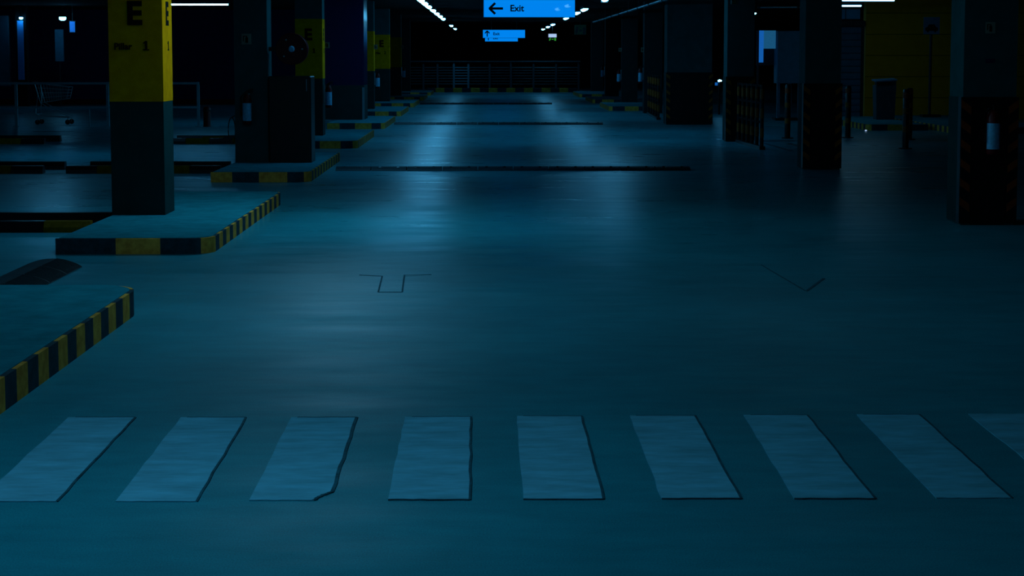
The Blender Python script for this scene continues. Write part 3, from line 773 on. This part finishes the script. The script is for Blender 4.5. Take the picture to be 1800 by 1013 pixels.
# bin with slanted lid
bn = thing('waste_bin', 'grey bin with slanted pale-edged lid before the yellow wall', 'bin', (9.3, 42.1, .135))
bx0, bx1, by0, by1 = 9.22, 9.70, 41.8, 42.2
m = MB()
vs = []
for z, s in ((.135, .9), (.95, 1.0)):
    cx, cy = (bx0 + bx1) / 2, (by0 + by1) / 2
    vs += [(cx + (x_ - cx) * s, cy + (y_ - cy) * s, z) for x_, y_ in ((bx0, by0), (bx1, by0), (bx1, by1), (bx0, by1))]
m.add(vs, [(3, 2, 1, 0), (4, 5, 6, 7), (0, 1, 5, 4), (1, 2, 6, 5), (2, 3, 7, 6), (3, 0, 4, 7)]); m.build('body', 'bin', bn)
m = MB(); m.add([(bx0 - .02, by0 - .02, 1.06), (bx1 + .02, by0 - .02, 1.09), (bx1 + .02, by1 + .02, 1.12), (bx0 - .02, by1 + .02, 1.09), (bx0 - .02, by0 - .02, 1.03), (bx1 + .02, by0 - .02, 1.06), (bx1 + .02, by1 + .02, 1.09), (bx0 - .02, by1 + .02, 1.06)],
      [(0, 1, 2, 3), (7, 6, 5, 4), (0, 4, 5, 1), (1, 5, 6, 2), (2, 6, 7, 3), (3, 7, 4, 0)]); m.build('lid', 'pale_panel', bn)
box('opening', 'black', bn, bx0 + .005, bx1 - .16, by0 - .012, by0 + .2, .95, 1.045)
box('neck', 'bin', bn, bx1 - .16, bx1, by0 + .02, by1, .95, 1.055)

# car sign on a post
cs = thing('parking_sign', 'square sign with a car picture on a thin post by the yellow wall', 'sign', (10.95, 43.6, .135))
m = MB(); m.tube([(10.95, 43.6, .135), (10.95, 43.6, 2.2)], .035, 10); m.build('post', 'housing', cs)
f = box('plate', 'pale_panel', cs, 10.75, 11.15, 43.55, 43.565, 2.18, 2.60)
m = MB(); yy = 43.545
m.extrude_xz([(10.80, 2.26), (11.10, 2.26), (11.11, 2.33), (11.05, 2.36), (11.02, 2.42), (10.88, 2.42), (10.85, 2.36), (10.79, 2.33)], yy, yy + .004)
for a in (10.86, 11.04): m.tube([(a, yy, 2.255), (a, yy + .004, 2.255)], .03, 10)
m.build('car_picture', 'letter', f)
box('foot', 'black', cs, 10.75, 11.2, 43.45, 43.75, .135, .20)

# roller shutter
rs = thing('roller_shutter', 'dark slatted roller shutter left of the yellow wall', 'shutter', (9.2, 46, 0))
for k in range(14):
    z = .02 + k * .17
    MB().extrude_yz([(46.0, z), (46.0, z + .165), (45.975, z + .15), (45.96, z + .08), (45.975, z + .012)][::-1], 8.5, 9.72).build('slat', 'pale_panel', rs)
box('shutter_box', 'housing', rs, 8.45, 9.8, 45.9, 46.3, 2.42, 2.56)
box('guide_rail', 'housing', rs, 9.72, 9.8, 45.94, 46.04, 0, 2.42)
wp = box('window_panel', 'pale_blue', rs, 9.15, 9.68, 45.93, 45.96, 2.60, 2.86)
box('window_frame', 'housing', wp, 9.29, 9.31, 45.92, 45.93, 2.60, 2.86)

# pale kiosk with a lit blue edge
ks = thing('kiosk', 'pale kiosk panel on legs with a lit blue edge, right of the lane', 'kiosk', (7.4, 45.5, 0))
box('front_panel', 'pale_panel', ks, 7.38, 8.02, 45.0, 45.5, .95, 2.28, c=.02)
for a in (7.41, 7.7, 7.95): box('leg', 'pale_panel', ks, a, a + .07, 45.1, 45.2, 0, .95)
box('lit_edge', 'blue_glow', ks, 6.93, 7.03, 45.0, 45.1, 1.48, 2.29)
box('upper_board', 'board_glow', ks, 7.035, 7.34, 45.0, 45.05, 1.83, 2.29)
box('frame_bar', 'housing', ks, 6.93, 8.02, 45.51, 45.55, 1.4, 2.29)
box('frame_post', 'housing', ks, 6.95, 7.0, 45.51, 45.55, 0, 1.4)
box('floor_plinth', 'black', ks, 7.35, 8.05, 44.95, 45.55, .0, .06)

# vehicle headlight spot on an added post (bright spot beside the third right column)
lp = thing('headlight_post', 'small bright headlight spot on an added thin post left of the long barrier', 'headlight', (6.5, 49.5, 0))
m = MB(); m.tube([(6.5, 49.5, 0), (6.5, 49.5, .92)], .03, 8); m.build('post', 'black', lp)  # post added to carry the spot taken for a vehicle headlight
m = MB(); m.tube([(6.46, 49.46, .94), (6.50, 49.46, .955), (6.56, 49.46, .95)], [.02, .03, .02], 8); m.build('lamp_head', 'lamp', lp)
box('blue_glint', 'blue_glow', lp, 6.38, 6.45, 49.45, 49.5, .82, .9)  # glowing box stands in for a blue glint beside the light
# small domes with glowing tips, added to stand in for glints on the floor
for x_, y_, lab in ((8.12, 39.6, 'bright added glint at the left foot of the bin island'), (8.25, 38.4, 'slim added glint in front of the bin island')):
    st = thing('floor_glint', lab, 'floor glint', (x_, y_, 0), 'small added glints')
    m = MB(); m.tube([(x_, y_, 0), (x_, y_, .02), (x_, y_, .035)], [.06, .055, .03], 12); m.build('dome', 'steel', st)
    m = MB(); m.tube([(x_ - .02, y_ - .05, .025), (x_ + .02, y_ - .05, .025)], .014, 6); m.build('glowing_tip', 'exit_white', st)

# pipes under the ceiling
def pipe(pts, r, label, m_='steel', every=2.0):
    t = thing('ceiling_pipe', label, 'pipe', tuple(Vector(pts[0])), 'pipes under the ceiling')
    m = MB(); m.tube(pts, r, 10); m.build('pipe_run', m_, t)
    a, b = Vector(pts[0]), Vector(pts[-1]); n = max(2, int((b - a).length / every))
    for i in range(n + 1):
        mm = MB()
        p = a.lerp(b, i / n); q = a.lerp(b, min(1, i / n + .004))
        d = (b - a).normalized() * .03
        mm.tube([p - d, p + d], r * 1.35, 10); mm.tube([p, (p.x, p.y, 3.2)], .006, 5)
        mm.build('pipe_clamp', 'housing', t)
pipe([(3.95, 30, 2.90), (3.95, 66, 2.90)], .035, 'long glinting metal pipe under the ceiling above the right columns', every=3.1)
pipe([(6.9, 45.0, 2.88), (8.9, 45.0, 2.88)], .03, 'short cross pipe under the ceiling above the kiosk', every=.7)
